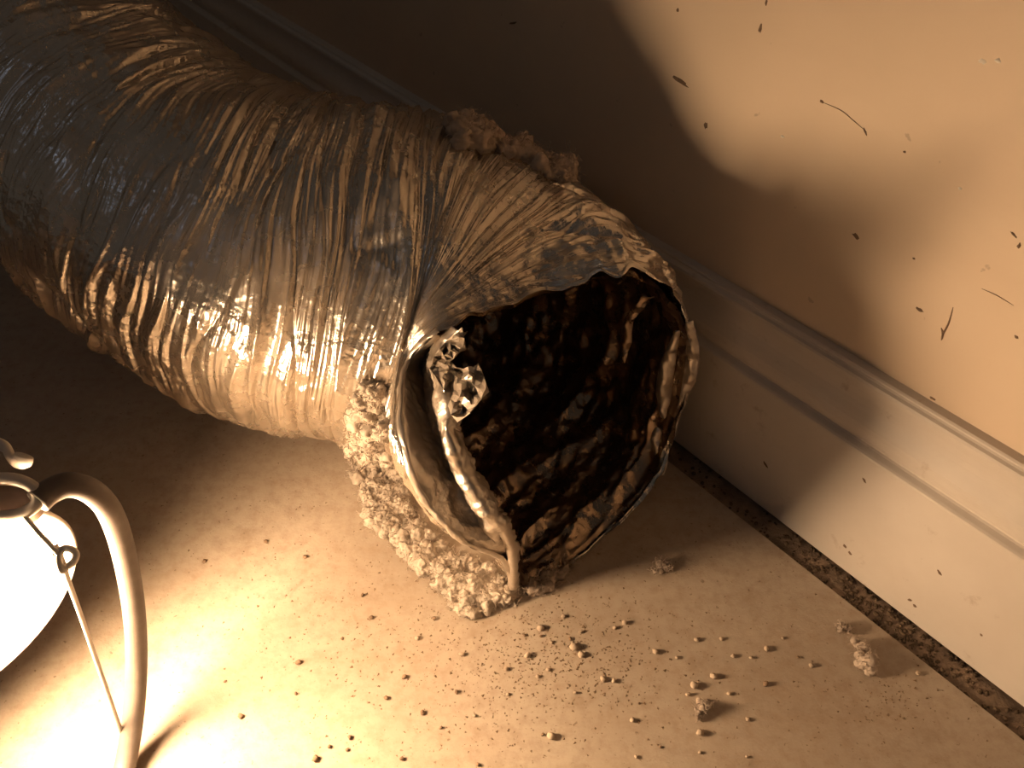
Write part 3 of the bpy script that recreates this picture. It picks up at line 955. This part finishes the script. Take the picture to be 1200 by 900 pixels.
def lathe(profile, n=64):
    """profile (distance along axis from bulb centre, radius)."""
    th = np.linspace(0, 2 * PI, n, endpoint=False)
    V = []
    for d, rr in profile:
        V.append(bc + axis * d + rr * (np.cos(th)[:, None] * e1 + np.sin(th)[:, None] * e2))
    return np.vstack(V), grid_quads(len(profile), n, True)
RB = 0.030
prof_b = [(RB * math.cos(t), RB * math.sin(t) + 1e-5) for t in np.linspace(0, 2.35, 24)] + [(-0.026, 0.0155), (-0.034, 0.0135), (-0.040, 0.0132)]
v, q = lathe(prof_b)
tag(obj('bulb', mesh_np('bulb', v - LP, q), M_BULB, LAMP), 'glowing frosted light bulb')
bowl = [(0.010, 0.0420), (0.011, 0.0433), (0.010, 0.0445), (0.0085, 0.0441), (-0.004, 0.0430), (-0.02, 0.038), (-0.032, 0.031), (-0.042, 0.023), (-0.046, 0.0185),
        (-0.0455, 0.0172), (-0.041, 0.0215), (-0.031, 0.0297), (-0.0195, 0.0366), (-0.004, 0.0412), (0.010, 0.0420)]
v, q = lathe(bowl)
tag(obj('reflector_bowl', mesh_np('reflector_bowl', v - LP, q), M_WHITE, LAMP), 'white enamelled reflector bowl')
sock = [(-0.036, 0.001), (-0.036, 0.0165), (-0.05, 0.0175), (-0.075, 0.0175), (-0.08, 0.014), (-0.085, 0.008), (-0.085, 0.001)]
v, q = lathe(sock, 32)
obj('socket', mesh_np('socket', v - LP, q), M_CORD, LAMP)

hd = catmull(np.array([bc - axis * 0.08, bc - axis * 0.115 - Z * 0.006, bc - axis * 0.15 - Z * 0.03, (bc - axis * 0.185) * (1, 1, 0) + Z * 0.034, (bc - axis * 0.225) * (1, 1, 0) + Z * 0.0145]), 50)
v, q, t = tube(hd, np.interp(np.linspace(0, 1, 50), [0, .15, .5, 1], [0.011, 0.0135, 0.012, 0.0135]), 20)
obj('handle', mesh_np('handle', v - LP, q, t), M_CORD, LAMP)

def bar(name, pix, rad, mat, n=60, closed=False, flat=1.0, nseg=12):
    pts = catmull(np.array([P(*p) for p in pix]), n, closed)
    if closed: pts = np.vstack([pts, pts[:2]])
    v, q, t = tube(pts, rad, nseg, flat, caps=not closed)
    return obj(name, mesh_np(name, v - LP, q, t), mat, LAMP)
# ring at the bowl's upper edge
ring_p = [(5 + 40 * math.cos(t), 583 - 22 * math.sin(t), 0.395 + 0.012 * math.sin(t)) for t in np.linspace(0, 2 * PI, 16, endpoint=False)]
bar('hanging_ring', ring_p, 0.0021, M_WHITE, 80, True)
cap_r = np.array([P(5 + 38 * math.cos(t), 585 - 20 * math.sin(t), 0.388 + 0.010 * math.sin(t)) for t in np.linspace(0, 2 * PI, 32, endpoint=False)])
cc = cap_r.mean(axis=0) - Z * 0.003
v = np.vstack([cap_r, cap_r * 0.55 + cc * 0.45 - Z * 0.001, [cc], cap_r - Z * 0.006])
k = np.arange(32); k2 = (k + 1) % 32
obj('collar', mesh_np('collar', v - LP, np.vstack([np.stack([k, k2, 32 + k2, 32 + k], -1), np.stack([k, 65 + k, 65 + k2, k2], -1)]), np.stack([32 + k, 32 + k2, np.full(32, 64)], -1)), M_COLLAR, LAMP)
bar('bent_tab', [(-30, 520, 0.390), (-8, 519, 0.405), (6, 524, 0.405), (12, 534, 0.400), (18, 541, 0.395), (26, 540, 0.400), (28, 534, 0.405)], 0.0016, M_WHITE, 50, flat=2.0)
# thick cord arching to the floor
cord = bar('power_cord', [(44, 588, 0.392), (58, 576, 0.392), (80, 568, 0.390), (104, 574, 0.375), (124, 592, 0.347), (138, 622, 0.300), (149, 665, 0.242), (157, 715, 0.177),
                          (160, 770, 0.107), (157, 830, 0.055), (148, 890, 0.020), (132, 950, 0.011), (95, 1010, 0.011), (20, 1060, 0.011)], 0.0043, M_CORD, 160, nseg=16)
# thin guard wire with a looped clip
bar('guard_wire', [(28, 604, 0.385), (45, 624, 0.375), (60, 640, 0.364), (72, 655, 0.352), (80, 680, 0.323), (96, 725, 0.253), (118, 788, 0.154), (138, 846, 0.061), (146, 870, 0.022)], 0.0009, M_WIRE, 120)
bar('wire_loop', [(72, 668, 0.347), (69, 652, 0.355), (74, 643, 0.359), (84, 644, 0.359), (89, 650, 0.355), (86, 658, 0.350), (79, 664, 0.345)], 0.0012, M_WIRE, 60, True)
bar('clip_plate', [(62, 640, 0.362), (67, 649, 0.355), (71, 660, 0.348), (73, 672, 0.341)], 0.0016, M_WIRE, 30, flat=0.5)
